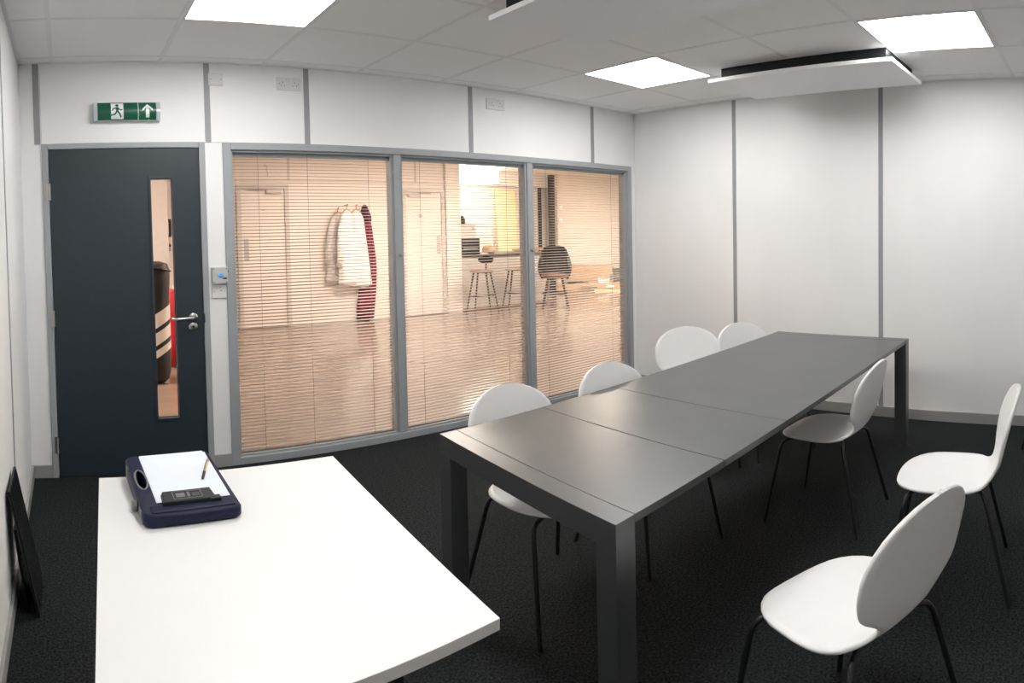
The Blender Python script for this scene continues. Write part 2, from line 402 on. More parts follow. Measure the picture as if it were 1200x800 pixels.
for x0, x1, y0, y1, nm in ((3.44, 4.06, 1.10, 2.295, 'flat white panel hung below the ceiling in front of the right wall'), (1.745, 2.365, 1.10, 2.29, 'flat white panel hung below the ceiling over the middle of the room')):
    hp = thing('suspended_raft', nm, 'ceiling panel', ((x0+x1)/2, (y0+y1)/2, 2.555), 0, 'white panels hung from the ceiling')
    wx, wy = (x1-x0)/2, (y1-y0)/2
    bx('panel', M['panel_white'], hp, -wx, wx, -wy, wy, 0, .026, bevel=.002)
    bx('gap_shade_box', M['black_plastic'], hp, -wx+.045, wx-.045, -wy+.05, wy-.07, .026, H-2.557)  # black box fills the gap, standing in for the shade above the panel

# ================================================================== EXIT SIGN
ex = thing('exit_sign', 'green running man exit sign with arrow above the door', 'sign', (.357, D-.001, 2.270))
EW, EH = .375, .122
def arc_prof(r):      # y,z outline of bulged front, y negative towards the room
    pts = [(0, 0)]
    for q in range(9):
        a = math.pi*(q/8); pts.append((-.035 - r*math.sin(a), .004 + (EH-.008)*q/8))
    return pts + [(0, EH)]
MB().prism_x(arc_prof(.018), -EW/2+.022, EW/2-.022).build('housing', M['grey_plastic'], ex, 0, True)
for sx in (-1, 1):
    q = MB(); q.prism_x(arc_prof(.021), sx*EW/2 - (0 if sx < 0 else .022), sx*EW/2 + (.022 if sx < 0 else 0)); q.build('end_cap', M['cap'], ex, 0, True)
def sheet(x0, x1, off, z0=.006, z1=EH-.006, n=12):
    q = MB(); vs = []
    for k in range(n+1):
        z = z0 + (z1-z0)*k/n; a = math.pi*(z-.004)/(EH-.008); y = -.035 - .018*math.sin(a) - off
        vs += [(x0, y, z), (x1, y, z), (x0, y+.002, z), (x1, y+.002, z)]
    fs = []
    for k in range(n):
        b_ = k*4; fs += [(b_, b_+1, b_+5, b_+4), (b_+2, b_+6, b_+7, b_+3), (b_, b_+4, b_+6, b_+2), (b_+1, b_+3, b_+7, b_+5)]
    return q.add(vs, fs)
x1m = .060
gp = sheet(-EW/2+.023, x1m, .0015).build('green_panel', M['green'], ex, 0, True)
ap = sheet(x1m+.006, EW/2-.023, .0015).build('green_panel', M['green'], ex, 0, True)
def clip_band(poly, z0, z1):
    for zc, sg in ((z0, 1), (z1, -1)):
        out = []
        for (xa, za), (xb, zb) in zip(poly, poly[1:] + poly[:1]):
            ia, ib = sg*(za-zc) >= 0, sg*(zb-zc) >= 0
            if ia: out.append((xa, za))
            if ia != ib:
                t = (zc-za)/(zb-za); out.append((xa+(xb-xa)*t, zc))
        poly = out
        if len(poly) < 3: return []
    return poly
def decal(polys, name, material, parent, off):
    q = MB()
    for poly in polys:      # cut into thin bands so that the flat print follows the bulge
        for k in range(30):
            band_ = clip_band(poly, k*EH/30, (k+1)*EH/30)
            if len(band_) < 3: continue
            vs = [(x, -.035 - .018*math.sin(math.pi*(z-.004)/(EH-.008)) - off, z) for x, z in band_]
            q.add(vs, [tuple(range(len(vs)))])
    return q.build(name, material, parent)
px0, px1 = -.090, -.020
sl = []
for k in range(8):
    z0 = .012 + k*.0123; z1 = z0+.0123
    sl.append([(px0, z0), (px1, z0), (px1, z1), (px0, z1)])
decal(sl, 'doorway_symbol', M['sign_white'], gp, .0022)
def P(x, z): return (px0 + x*.001, .012 + z*.001)
man = [[P(34+9*math.cos(a), 84+8.5*math.sin(a)) for a in [2*math.pi*i/12 for i in range(12)]],
       [P(26, 72), P(40, 74), P(46, 66), P(42, 50), P(30, 46), P(27, 58)],                # torso
       [P(26, 72), P(27, 64), P(14, 58), P(8, 48), P(4, 51), P(10, 64)],                    # rear arm
       [P(40, 74), P(45, 66), P(54, 56), P(64, 60), P(65, 55), P(53, 49), P(42, 60)],      # front arm
       [P(30, 50), P(42, 50), P(52, 34), P(60, 10), P(53, 7), P(44, 30), P(33, 44)],       # front leg
       [P(30, 50), P(36, 42), P(26, 26), P(-2, 18), P(-3, 25), P(20, 33)]]                 # rear leg
decal(man, 'running_figure', M['green'], gp, .0030)
ax = (x1m+.006 + EW/2-.023)/2
decal([[(ax-.010, .020), (ax+.010, .020), (ax+.010, .060), (ax-.010, .060)], [(ax-.010, .060), (ax+.010, .060), (ax+.008, .082), (ax-.008, .082)],
       [(ax-.030, .058), (ax-.030, .073), (ax, .105), (ax, .088)], [(ax+.030, .058), (ax, .088), (ax, .105), (ax+.030, .073)],
       [(ax-.010, .070), (ax+.010, .070), (ax, .098)]], 'arrow', M['sign_white'], ap, .0028)
MB().lathe([(.003, 0), (.003, .003)], (ax+.008, -.036, .008), 10, 'y').build('status_light', M['green_led'], ex)

# ================================================================== SOCKETS, DOOR RELEASE
def plate(name, label, cat, x0, x1, z0, z1, holes, screws, mt='white_plastic', depth=.010, group=None):
    t = thing(name, label, cat, ((x0+x1)/2, D-.001, z0), 0, group)
    hw, hh = (x1-x0)/2, z1-z0
    bx('face_plate', M[mt], t, -hw, hw, -depth, 0, 0, hh, bevel=.003)
    for x, z, ww, hh2 in holes: bx('pin_slot', M['dark_hole'], t, x-ww/2, x+ww/2, -depth-.0006, -depth+.001, z-hh2/2, z+hh2/2)
    for x, z in screws: MB().lathe([(.0035, 0), (.0035, .0012)], (x, -depth, z), 10, 'y').build('screw', M['chrome'] if mt != 'white_plastic' else M['strip'], t)
    return t
t = plate('blank_plate', 'small white blank plate with two screws above the door corner', 'wall plate', .836, .922, 2.508, 2.592, [], [(-.030, .042), (.030, .042)])
bx('ledge', M['white_plastic'], t, -.040, .040, -.016, -.006, .004, .018, bevel=.002)
def pins(cx, cz): return [(cx, cz+.013, .004, .008), (cx-.011, cz-.008, .006, .004), (cx+.011, cz-.008, .006, .004)]
t = plate('double_socket', 'white double power socket above the widest window pane', 'socket', 1.245, 1.402, 2.497, 2.585, pins(-.038, .040) + pins(.038, .040), [(-.060, .044), (.060, .044)])
for sx in (-1, 1): bx('switch', M['white_plastic'], t, sx*.020-.006, sx*.020+.006, -.014, -.008, .060, .078, bevel=.001)
t = plate('double_socket', 'white double power socket above the middle window pane', 'socket', 2.772, 2.934, 2.497, 2.585, pins(-.038, .040) + pins(.038, .040), [(-.060, .044), (.060, .044)])
for sx in (-1, 1): bx('switch', M['white_plastic'], t, sx*.020-.006, sx*.020+.006, -.014, -.008, .060, .078, bevel=.001)
t = plate('blank_plate', 'small white plate below the door release button', 'wall plate', .818, .904, 1.116, 1.205, [(.010, .05, .012, .004)], [(-.030, .045), (.030, .045), (.004, .072)])
dr = thing('door_release', 'grey door release box with blue button beside the door', 'switch', (.862, D-.001, 1.213))
bx('housing', M['grey_plastic'], dr, -.046, .046, -.040, 0, 0, .108, bevel=.004)
for x in (-.037, .037):
    for z in (.010, .098): MB().lathe([(.0035, 0), (.0035, .0012)], (x, -.040, z), 8, 'y').build('screw', M['dark_hole'], dr)
MB().lathe([(.015, 0), (.015, .003), (.012, .004)], (.002, -.040, .058), 18, 'y').build('button_ring', M['chrome'], dr, 0, True)
MB().lathe([(.011, 0), (.010, .004)], (.002, -.0435, .058), 18, 'y').build('blue_button', M['blue_led'], dr)
bx('key_slot', M['dark_hole'], dr, .014, .038, -.0415, -.039, .030, .040)
bx('side_lug', M['dark_hole'], dr, .046, .052, -.030, -.012, .072, .086)

# ================================================================== MEETING TABLE
TC = [(1.076, .981), (3.816, 1.113), (3.783, 1.991), (1.150, 1.826)]   # near right, far right, far left, near left
TH = .75
def tp(a, b2, z):
    p = [(1-a)*(1-b2), a*(1-b2), a*b2, (1-a)*b2]
    return (sum(w_*c[0] for w_, c in zip(p, TC)) - 2.45, sum(w_*c[1] for w_, c in zip(p, TC)) - 1.48, z)
def tslab(a0, a1, b0, b1, z0, z1):
    return MB().hexa([tp(a0,b0,z0), tp(a1,b0,z0), tp(a1,b1,z0), tp(a0,b1,z0), tp(a0,b0,z1), tp(a1,b0,z1), tp(a1,b1,z1), tp(a0,b1,z1)])
tab = thing('meeting_table', 'long graphite extending meeting table with square legs', 'table', (2.45, 1.48, 0))
ea, eb = .070/2.7, .070/.86
for a0, a1 in ((0, ea), (1-ea, 1)):
    tslab(a0, a1, 0, 1, TH-.072, TH).build('end_beam', M['table_dark'], tab, .0006, seg=1)
    for b0, b1 in ((0, eb), (1-eb, 1)):
        tslab(a0, a1, b0, b1, 0, TH-.072).build('leg', M['table_dark'], tab)
g = .0016/2.7*1.0
ja, jb = .182, .342
for a0, a1 in ((ea+.0009, ja-g), (ja+g, jb-g), (jb+g, 1-ea-.0009)):
    tslab(a0, a1, .002, .998, TH-.024, TH-.0005).build('table_leaf', M['table_dark'], tab, .001)
for b0 in (.10, .86):
    tslab(ea, 1-ea, b0, b0+.035, TH-.062, TH-.024).build('side_rail', M['table_gap'], tab)
tslab(ea+.0002, 1-ea, .02, .98, TH-.030, TH-.0245).build('under_board', M['table_gap'], tab)

# ================================================================== CHAIRS
def catmull(pts, n):
    out = []; Q = [pts[0]] + list(pts) + [pts[-1]]
    for i in range(1, len(Q)-2):
        for k in range(n):
            t = k/n; a, b2, c, d = Q[i-1], Q[i], Q[i+1], Q[i+2]
            out.append(tuple(.5*((2*b2[j]) + (-a[j]+c[j])*t + (2*a[j]-5*b2[j]+4*c[j]-d[j])*t*t + (-a[j]+3*b2[j]-3*c[j]+d[j])*t**3) for j in range(len(b2))))
    out.append(tuple(pts[-1])); return out
# spine of the bent ply shell: forward y, height z, half width, dish
MIDC = [(.04,.445,.209,.008),(-.03,.444,.210,.008),(-.09,.445,.200,.008),(-.135,.450,.174,.008),(-.168,.464,.126,.006),(-.190,.488,.103,.006),(-.204,.520,.132,.008),(-.216,.560,.184,.013),(-.229,.610,.203,.018),(-.243,.664,.206,.020)]
SPINE_F = [(.04,.445),(.10,.4445),(.15,.4425),(.19,.437),(.218,.428)]
SPINE_B = [(-.243,.664),(-.256,.712),(-.268,.757),(-.279,.798),(-.289,.832)]
def along(sp, t):
    c_ = catmull(sp, 12); acc = [0.0]
    for p_, q_ in zip(c_[:-1], c_[1:]): acc.append(acc[-1] + math.hypot(q_[0]-p_[0], q_[1]-p_[1]))
    x = t*acc[-1]; i = max(k for k in range(len(c_)-1) if acc[k] <= x); f = (x-acc[i])/(acc[i+1]-acc[i])
    return c_[i][0]+(c_[i+1][0]-c_[i][0])*f, c_[i][1]+(c_[i+1][1]-c_[i][1])*f
ANG = [12, 24, 36, 47, 57, 66, 74, 80, 84.5, 87.5]
front = []; rear = []
for a_ in ANG:
    t = math.sin(math.radians(a_)); c_ = math.cos(math.radians(a_))
    y_, z_ = along(SPINE_F, t); front.append((y_, z_, .209*c_**.8, .008*c_*c_))
    y_, z_ = along(SPINE_B, t); rear.append((y_, z_, .206*c_, .020*c_*c_))
C = front[::-1] + catmull(MIDC, 3) + rear
C = [(y*.91, z, w_, d) for y, z, w_, d in C]
NT, TK = 8, .012
rings = []
for i, (y, z, wd, d) in enumerate(C):
    a, b2 = C[max(i-1, 0)], C[min(i+1, len(C)-1)]
    ty, tz = b2[0]-a[0], b2[1]-a[1]; l = math.hypot(ty, tz); ny, nz = tz/l, -ty/l
    top = []; bot = []
    for k in range(-NT, NT+1):
        t = k/NT; y0, z0 = y + ny*d*t*t, z + nz*d*t*t
        inset = .003 if abs(k) == NT else 0
        x = wd*t - math.copysign(inset, t)*(abs(k) == NT)
        top.append((x, y0 + ny*TK/2, z0 + nz*TK/2)); bot.append((x, y0 - ny*TK/2, z0 - nz*TK/2))
    e0 = y + ny*d, z + nz*d
    rings.append(top + [(wd, e0[0]+ny*TK*.2, e0[1]+nz*TK*.2), (wd, e0[0]-ny*TK*.2, e0[1]-nz*TK*.2)] + bot[::-1] + [(-wd, e0[0]-ny*TK*.2, e0[1]-nz*TK*.2), (-wd, e0[0]+ny*TK*.2, e0[1]+nz*TK*.2)])
RN = len(rings[0])
def ring_mesh(name, r0, r1, capa, capb, material):
    q = MB(); rr = rings[r0:r1+1]
    q.v = [p for r in rr for p in r]
    for i in range(len(rr)-1):
        q.f += [(i*RN+j, i*RN+(j+1) % RN, (i+1)*RN+(j+1) % RN, (i+1)*RN+j) for j in range(RN)]
    if capa: q.f.append(tuple(range(RN-1, -1, -1)))
    if capb: q.f.append(tuple(range((len(rr)-1)*RN, len(rr)*RN)))
    return q
full = ring_mesh('x', 0, len(rings)-1, True, True, None)
fme = full.mesh('chair_shell_reference', M['chair_white'], 0, 'all', 2, False)
nrm = [v.normal.copy() for v in fme.vertices]
bpy.data.meshes.remove(fme)
def shell_part(name, r0, r1, ca, cb):
    me = ring_mesh(name, r0, r1, ca, cb, None).mesh(name, M['chair_white'], 0, 'all', 2, False)
    me.normals_split_custom_set_from_vertices([nrm[r0*RN + i] for i in range((r1-r0+1)*RN)])
    return me
SPLIT = len(front) + 14
seat_me = shell_part('seat', 0, SPLIT, True, False)
back_me = shell_part('backrest', SPLIT, len(rings)-1, False, True)
def leg_mesh(sx, sy):
    fx, fy = sx*.222, (.222 if sy > 0 else -.222)
    tx, ty = sx*(.186 if sy > 0 else .165), (.150 if sy > 0 else -.135)
    a = Vector((tx, ty, .419)); f2 = Vector((fx, fy, 0)); dv = (f2-a).normalized(); hv = Vector((sx, .35*sy, 0)).normalized()
    p = [(sx*.05, ty*.62, .421)]
    q0, q2 = a - hv*.035, a + dv*.045
    for k in range(7):
        t = k/6; p.append(tuple(q0*(1-t)**2 + a*2*t*(1-t) + q2*t*t))
    p += [tuple(a + (f2-a)*.5), tuple(f2)]
    return MB().tube(p, .0085, 10).mesh('leg', M['black_metal'], 0, True)
leg_me = [leg_mesh(sx, sy) for sx in (-1, 1) for sy in (-1, 1)]
mount_me = MB().box(-.075, .075, -.09, .10, .420, .4375).mesh('seat_mount', M['black_metal'], .004)
proto = thing('dining_chair', 'x', 'chair')
link('seat', seat_me, proto); link('backrest', back_me, proto); link('seat_mount', mount_me, proto)
for me in leg_me: link('leg', me, proto)
CHAIRS = [
 (1.490, .590, -18, 'white chair in the front, standing alone nearest the viewer, seen from behind'),
 (2.41, .538, 9, 'white chair set back from the table, seen side-on against the right wall'),
 (2.785, 1.205, 1, 'white chair half under the table on the side away from the window'),
 (3.483, 1.935, 158, 'white chair behind the far corner of the table by the right wall'),
 (3.084, 2.181, 134, 'white chair behind the table, turned, standing between the window corner and another chair'),
 (2.124, 1.745, 175, 'white chair on the window side, in front of the window corner post'),
 (1.555, 1.746, 177, 'white chair on the window side nearest the table end, its seat visible under the table'),
 (4.10, .20, 0, 'white chair at the right edge by the wall, only a black leg in view')]
for k, (x, y, rz, lab) in enumerate(CHAIRS):
    c = proto if k == 0 else copy_tree(proto)
    c.location = (x, y, 0); c.rotation_euler = (0, 0, math.radians(rz))
    tag(c, lab, 'chair', 'white shell chairs around the meeting table')

# ================================================================== WHITE DESK
WC = [(.012, .872), (.678, .894), (.767, 1.834), (.066, 1.855)]
dk = thing('white_desk', 'white laminate desk in the front left with a clipboard box on it', 'desk', (.37, 1.36, 0))
loc = [(x-.37, y-1.36) for x, y in WC]
def inset(f): return [(x*f, y*f) for x, y in loc]
MB().prism_z(loc, .7395, .740).build('laminate', M['desk_white'], dk)
MB().prism_z(loc, .716, .7395).build('desk_top', M['desk_edge'], dk, .0012)
for x, y in inset(.62):
    MB().lathe([(.018, 0), (.018, .700), (.045, .704), (.045, .716)], (x, y, 0), 16).build('leg', M['black_metal'], dk, 0, True)
q = inset(.62); fr2 = MB()
for i in range(4): fr2.tube([(q[i][0], q[i][1], .69), (q[(i+1) % 4][0], q[(i+1) % 4][1], .69)], .012, 8)
fr2.build('frame', M['black_metal'], dk, 0, True)

# ================================================================== CLIPBOARD BOX, PAPERS, PEN
cb = thing('clipboard_box', 'dark navy plastic storage clipboard with carrying handle on the white desk', 'clipboard', (.268, 1.684, .740), math.radians(2))
BW, BL = .121, .180
def top_z(y): return .035 + .030*(y+BL)/(2*BL)
def rr(hw, hl, rad, n=5):
    pts = []
    for cx, cy, a0 in ((hw-rad, -hl+rad, -90), (hw-rad, hl-rad, 0), (-hw+rad, hl-rad, 90), (-hw+rad, -hl+rad, 180)):
        for k in range(n+1):
            a = math.radians(a0 + 90*k/n); pts.append((cx + rad*math.cos(a), cy + rad*math.sin(a)))
    return pts
# body: outline with an oval hand hole on the left, built as a top frame around the hole
outer = rr(BW, BL, .022)
body = MB(); n = len(outer)
hole = [(-BW+.024 + .0125*math.cos(2*math.pi*k/16), .020 + .056*math.sin(2*math.pi*k/16)) for k in range(16)]
bm = bmesh.new()
def ring_edges(pts, zf):
    vs = [bm.verts.new((x, y, zf(y))) for x, y in pts]
    return vs, [bm.edges.new((vs[i], vs[(i+1) % len(vs)])) for i in range(len(vs))]
def mid(pts, s): return [(x*s, y*s) for x, y in pts]
vo, eo = ring_edges(mid(outer, .965), lambda y: top_z(y))
vh, eh = ring_edges(hole, lambda y: top_z(y))
bmesh.ops.triangle_fill(bm, use_beauty=True, use_dissolve=False, edges=eo+eh)
v1, e1 = ring_edges(outer, lambda y: top_z(y)-.008)
v2, e2 = ring_edges(outer, lambda y: .008)
v3, e3 = ring_edges(mid(outer, .96), lambda y: .0)
for A, B in ((vo, v1), (v1, v2), (v2, v3)):
    for i in range(n): bm.faces.new((A[i], A[(i+1) % n], B[(i+1) % n], B[i]))
vb, eb2 = ring_edges(hole, lambda y: .0)
for i in range(16): bm.faces.new((vh[i], vb[i], vb[(i+1) % 16], vh[(i+1) % 16]))
bmesh.ops.triangle_fill(bm, use_beauty=True, use_dissolve=False, edges=e3+eb2)
bmesh.ops.recalc_face_normals(bm, faces=bm.faces)
me = bpy.data.meshes.new('body'); bm.to_mesh(me); bm.free()
for p in me.polygons: p.use_smooth = True
me.set_sharp_from_angle(angle=math.radians(50)); me.materials.append(M['navy'])
link('body', me, cb)
hr = MB(); hr.tube([(-BW+.024 + .0145*math.cos(2*math.pi*k/20), .020 + .058*math.sin(2*math.pi*k/20), top_z(.020 + .058*math.sin(2*math.pi*k/20))) for k in range(20)], .0028, 6, True)
hr.build('handle_rim', M['print_grey'], cb, 0, True)
# side latch and corner pads
lt = MB(); lt.lathe([(.013, 0), (.016, .004), (.016, .012), (.011, .016)], (0, 0, 0), 14, 'x')
o = lt.build('side_latch', M['print_grey'], cb, 0, True); o.location = (-BW-.013, -.068, .016)
for y in (-.125, .120):
    bx('hinge_pad', M['print_grey'], cb, -BW-.0015, -BW+.012, y-.016, y+.016, .012, top_z(y)-.006, bevel=.003)
# raised front lip and clip
lip = MB(); ty = -BL+.018
lip.box(-BW+.020, BW-.014, ty-.008, ty+.034, .02, top_z(ty)+.004); lip.build('front_lip', M['navy'], cb, .005)
cy0 = -.118
cl2 = MB()
cl2.hexa([(-.066, cy0-.022, top_z(cy0)-.002), (.066, cy0-.022, top_z(cy0)-.002), (.066, cy0+.034, top_z(cy0)), (-.066, cy0+.034, top_z(cy0)),
          (-.066, cy0-.020, top_z(cy0)+.010), (.066, cy0-.020, top_z(cy0)+.010), (.060, cy0+.030, top_z(cy0)+.018), (-.060, cy0+.030, top_z(cy0)+.018)])
clip = cl2.build('clip', M['black_plastic'], cb, .002)
cz = lambda y: top_z(cy0) + .0105 + (y-cy0+.020)/.050*.008
def clip_mark(x0, x1, y0, y1, mtl):
    q = MB(); q.hexa([(x0,y0,cz(y0)), (x1,y0,cz(y0)), (x1,y1,cz(y1)), (x0,y1,cz(y1)), (x0,y0,cz(y0)+.0005), (x1,y0,cz(y0)+.0005), (x1,y1,cz(y1)+.0005), (x0,y1,cz(y1)+.0005)])
    q.build('printed_mark', mtl, clip)
for x0, x1, y0, y1 in ((-.038, .034, cy0+.022, cy0+.0235), (-.038, .034, cy0-.012, cy0-.0105), (-.038, -.0365, cy0-.012, cy0+.0235), (.0325, .034, cy0-.012, cy0+.0235), (-.030, -.008, cy0-.004, cy0+.014), (-.002, .004, cy0-.006, cy0+.016), (.010, .028, cy0-.002, cy0), (.010, .028, cy0+.006, cy0+.008)):
    clip_mark(x0, x1, y0, y1, M['print_grey'])
bx('clip_tab', M['black_plastic'], cb, .050, .078, cy0-.024, cy0-.002, top_z(cy0)-.004, top_z(cy0)+.009, bevel=.002)
# paper stack
pp = thing('paper', 'sheets of plain white paper held on the navy clipboard', 'paper', (.268, 1.684, .740), math.radians(2))
for k, (dx, dy, rot, dz) in enumerate(((.011, .024, .5, .0006), (.015, .020, -.8, .0014), (.012, .027, 0.2, .0022))):
    q = MB(); hw, hl = .0920, .140; ca, sa = math.cos(math.radians(rot)), math.sin(math.radians(rot)); vs = []
    for z_ in (0, .0007):
        for x, y in ((-hw, -hl), (hw, -hl), (hw, hl), (-hw, hl)):
            X, Y = x*ca - y*sa + dx, x*sa + y*ca + dy; vs.append((X, Y, top_z(Y) + dz + z_))
    q.hexa(vs).build('sheet', M['paper'], pp)
pn = thing('pen', 'slim gold and black pen lying on the white paper', 'pen', (.268, 1.684, .740), math.radians(2))
def pz(y): return top_z(y) + .0072
a, b2 = Vector((.058, -.026)), Vector((.104, .095))
def pt(t): v = a + (b2-a)*t; return (v.x, v.y, pz(v.y))
MB().tube([pt(0), pt(.06), pt(.34)], [.0012, .0036, .0042], 10).build('grip', M['black_plastic'], pn, 0, True)
MB().tube([pt(.34), pt(.60), pt(.97), pt(1)], [.0042, .0044, .0040, .0025], 10).build('barrel', M['brass'], pn, 0, True)
pc = MB(); p0, p1 = Vector(pt(.66)), Vector(pt(.96)); pc.tube([p0 + Vector((0,0,.0062)), p1 + Vector((0,0,.0062)), p1], .0010, 6)
pc.build('pocket_clip', M['chrome'], pn, 0, True)

# ================================================================== BLACK BOARDS LEANING ON THE LEFT WALL
for k, (y0, y1, xb, xt, hh, lab) in enumerate(((2.30, 2.545, -.152, -.236, .545, 'thin glossy black board leaning at the front against the left wall'), (2.34, 2.50, -.196, -.228, .36, 'smaller black board leaning behind the front one at the left wall'))):
    bd = thing('leaning_board', lab, 'board', (xb, (y0+y1)/2, 0), 0, 'black boards leaning on the left wall')
    hl = (y1-y0)/2; dxx = xt-xb; sh = -.085 if k == 0 else -.05
    q = MB(); t = .010
    q.hexa([(0, -hl, 0), (t, -hl, 0), (t, hl, 0), (0, hl, 0), (dxx, -hl+sh, hh), (dxx+t, -hl+sh, hh), (dxx+t, hl+sh, hh), (dxx, hl+sh, hh)])
    q.build('board', M['gloss_black'], bd, .001)
    q = MB(); q.tube([(t*.5, -hl, .003), (dxx+t*.5, -hl+sh, hh), (dxx+t*.5, hl+sh, hh), (t*.5, hl, .003)], .0056, 6)
    q.build('edge_rim', M['black_plastic'], bd)

# ================================================================== LOBBY BEYOND THE GLASS
structure(bx('floor_lobby', M['lobby_floor'], None, -3, 13, D+.05, 13, -.06, -.002), 'shiny beige vinyl floor of the lobby')
structure(bx('ceiling_lobby', M['lobby_wall'], None, -3, 13, D+.1, 13, LC, LC+.1), 'white ceiling of the lobby')
wl = structure(bx('wall_lobby_far', M['lobby_wall'], None, -3, 6.0, LF, LF+.15, 0, LC), 'white lobby wall with two doors behind the glass')
bx('wall_joint', M['lobby_trim'], wl, -3, 6.0, LF-.006, LF+.001, 2.455, 2.472)
for x in (3.262, 1.9): bx('wall_joint', M['lobby_trim'], wl, x-.02, x+.02, LF-.006, LF+.001, 2.472, LC)
bx('wall_joint', M['lobby_trim'], wl, 5.42, 5.46, LF-.006, LF+.001, 2.472, LC)
structure(bx('pillar_lobby', M['lobby_wall'], None, 6.0, 6.29, LF-.05, LF+2.4, 0, LC), 'white end pillar of the lobby wall beside the counter')
structure(bx('wall_lobby_left', M['lobby_wall'], None, -3.1, -3, D+.1, LF+.1, 0, LC))
structure(bx('wall_lobby_right', M['lobby_wall'], None, 12.6, 12.7, D, 13, 0, LC), 'plain lobby wall at the right behind the glass')
structure(bx('wall_kitchen_back', M['lobby_wall'], None, 6.29, 13, 11.6, 11.7, 0, LC), 'bright white wall behind the counter')
structure(bx('wall_lobby_near', M['lobby_wall'], None, R+.1, 12.6, D+.02, D+.1, 0, LC))
structure(bx('wall_lobby_near', M['lobby_wall'], None, -3, L-.1, D+.02, D+.1, 0, LC))
structure(bx('wall_lobby_near', M['lobby_wall'], None, L-.1, R+.1, D+.06, D+.1, H+.1, LC))
structure(bx('trim_1', M['lobby_wall'], None, 6.29, 10.40, 11.45, 11.6, 2.70, LC), 'boxed soffit along the kitchen wall above the yellow board')
col1 = structure(bx('pillar_hall', M['lobby_trim'], None, .2, 1.17, 7.5, 7.8, 0, LC), 'pale pillar seen through the door slit')

def lobby_door(name, x0, x1, top, hinge_left, lab):
    t = structure(link(name, None), lab); t.location = (x0, LF, 0); ww = x1-x0
    q = MB(); q.box(0, .07, -.03, 0, 0, top).box(ww-.07, ww, -.03, 0, 0, top).box(.07, ww-.07, -.03, 0, top-.07, top); q.build('door_frame', M['lobby_trim'], t, .004)
    lf2 = bx('door_leaf', M['lobby_door'], t, .075, ww-.075, -.014, 0, .01, top-.075, bevel=.002)
    px = .10 if not hinge_left else ww-.17
    pl = bx('push_plate', M['strip'], lf2, px, px+.07, -.020, -.012, 1.14, 1.49)
    for k in range(6): bx('plate_line', M['lobby_trim'], pl, px+.005, px+.065, -.022, -.019, 1.17+k*.055, 1.185+k*.055)
    cx = ww-.36 if not hinge_left else .10
    bx('closer_body', M['lobby_trim'], lf2, cx, cx+.24, -.065, -.014, top-.16, top-.10, bevel=.006)
    q = MB(); e0 = cx+.03 if not hinge_left else cx+.2; e1 = e0-.30 if not hinge_left else e0+.22
    q.box(min(e0, e1), max(e0, e1), -.075, -.055, top-.098, top-.080); q.build('closer_arm', M['strip'], lf2)
    return t, lf2, ww
t, lf2, ww = lobby_door('door_2', 2.44, 3.25, 2.40, False, 'pale lobby door with closer seen through the widest blind')
bx('door_sign', M['strip'], lf2, ww*.47, ww*.53, -.018, -.013, 1.965, 1.985)
t, lf2, ww = lobby_door('door_3', 5.17, 5.99, 2.36, True, 'pale lobby door with closer seen through the middle blind')
MB().lathe([(.035, 0), (.035, .006)], (ww*.42, -.014, 1.86), 14, 'y').build('door_sign', M['strip'], lf2)
cbx = thing('cable_stub', 'short dark cable hanging above the lobby door', 'cable', (2.915, LF, 2.54))
MB().tube([(-.02, -.02, .17), (.0, -.03, .175), (.012, -.03, .14), (-.006, -.03, .11), (.012, -.03, .07), (.012, -.03, 0)], .008, 8).build('cable', M['lobby_trim'], cbx, 0, True)
bx('clip', M['lobby_trim'], cbx, -.03, .0, -.02, 0, .155, .185)

# lobby fill: unseen panels added to light the lobby and its right-hand wall
for x, y, lab in ((-.6, 5.6, 'unseen fill light panel added in the lobby near the door slit'), (4.0, 6.6, 'unseen fill light panel added in the lobby before the coats'), (7.4, 6.6, 'unseen fill light panel added in the lobby before the counter'), (10.6, 7.6, 'unseen fill light panel added in the lobby by the boxes'), (11.3, 5.6, 'unseen fill light panel added in the lobby nearest the corner behind the meeting room')):
    t = thing('lobby_fill_light', lab, 'ceiling light', (x, y, LC), 0, 'unseen fill lights added in the lobby')
    bx('light_frame', M['lamp_frame'], t, -.63, .63, -.33, .33, -.03, 0)
    bx('diffuser', M['lobby_fill_lamp'], t, -.6, .6, -.3, .3, -.034, -.029)
t = thing('kitchen_light', 'glowing box shaped ceiling light above the counter behind the blinds', 'ceiling light', (7.52, 10.4, LC))
bx('light_frame', M['lamp_frame'], t, -.30, .30, -.12, .12, -.12, 0)
bx('diffuser', M['kitchen_lamp'], t, -.42, .42, -.20, .20, -.38, -.12, bevel=.02)
# counter
ct = thing('bar_counter', 'grey fronted bar counter with dark worktop in the lobby', 'counter', (7.4, 9.25, 0))
bx('front_panel', M['counter_front'], ct, -1.105, .9, 0, .06, 0, 1.06)
bx('end_panel', M['counter_front'], ct, .84, .9, .06, .6, 0, 1.06)
bx('worktop', M['counter_top'], ct, -1.105, .95, -.06, .62, 1.06, 1.10, bevel=.004)
bx('kick_strip', M['brown'], ct, -1.105, .9, -.008, .0, 0, .035)

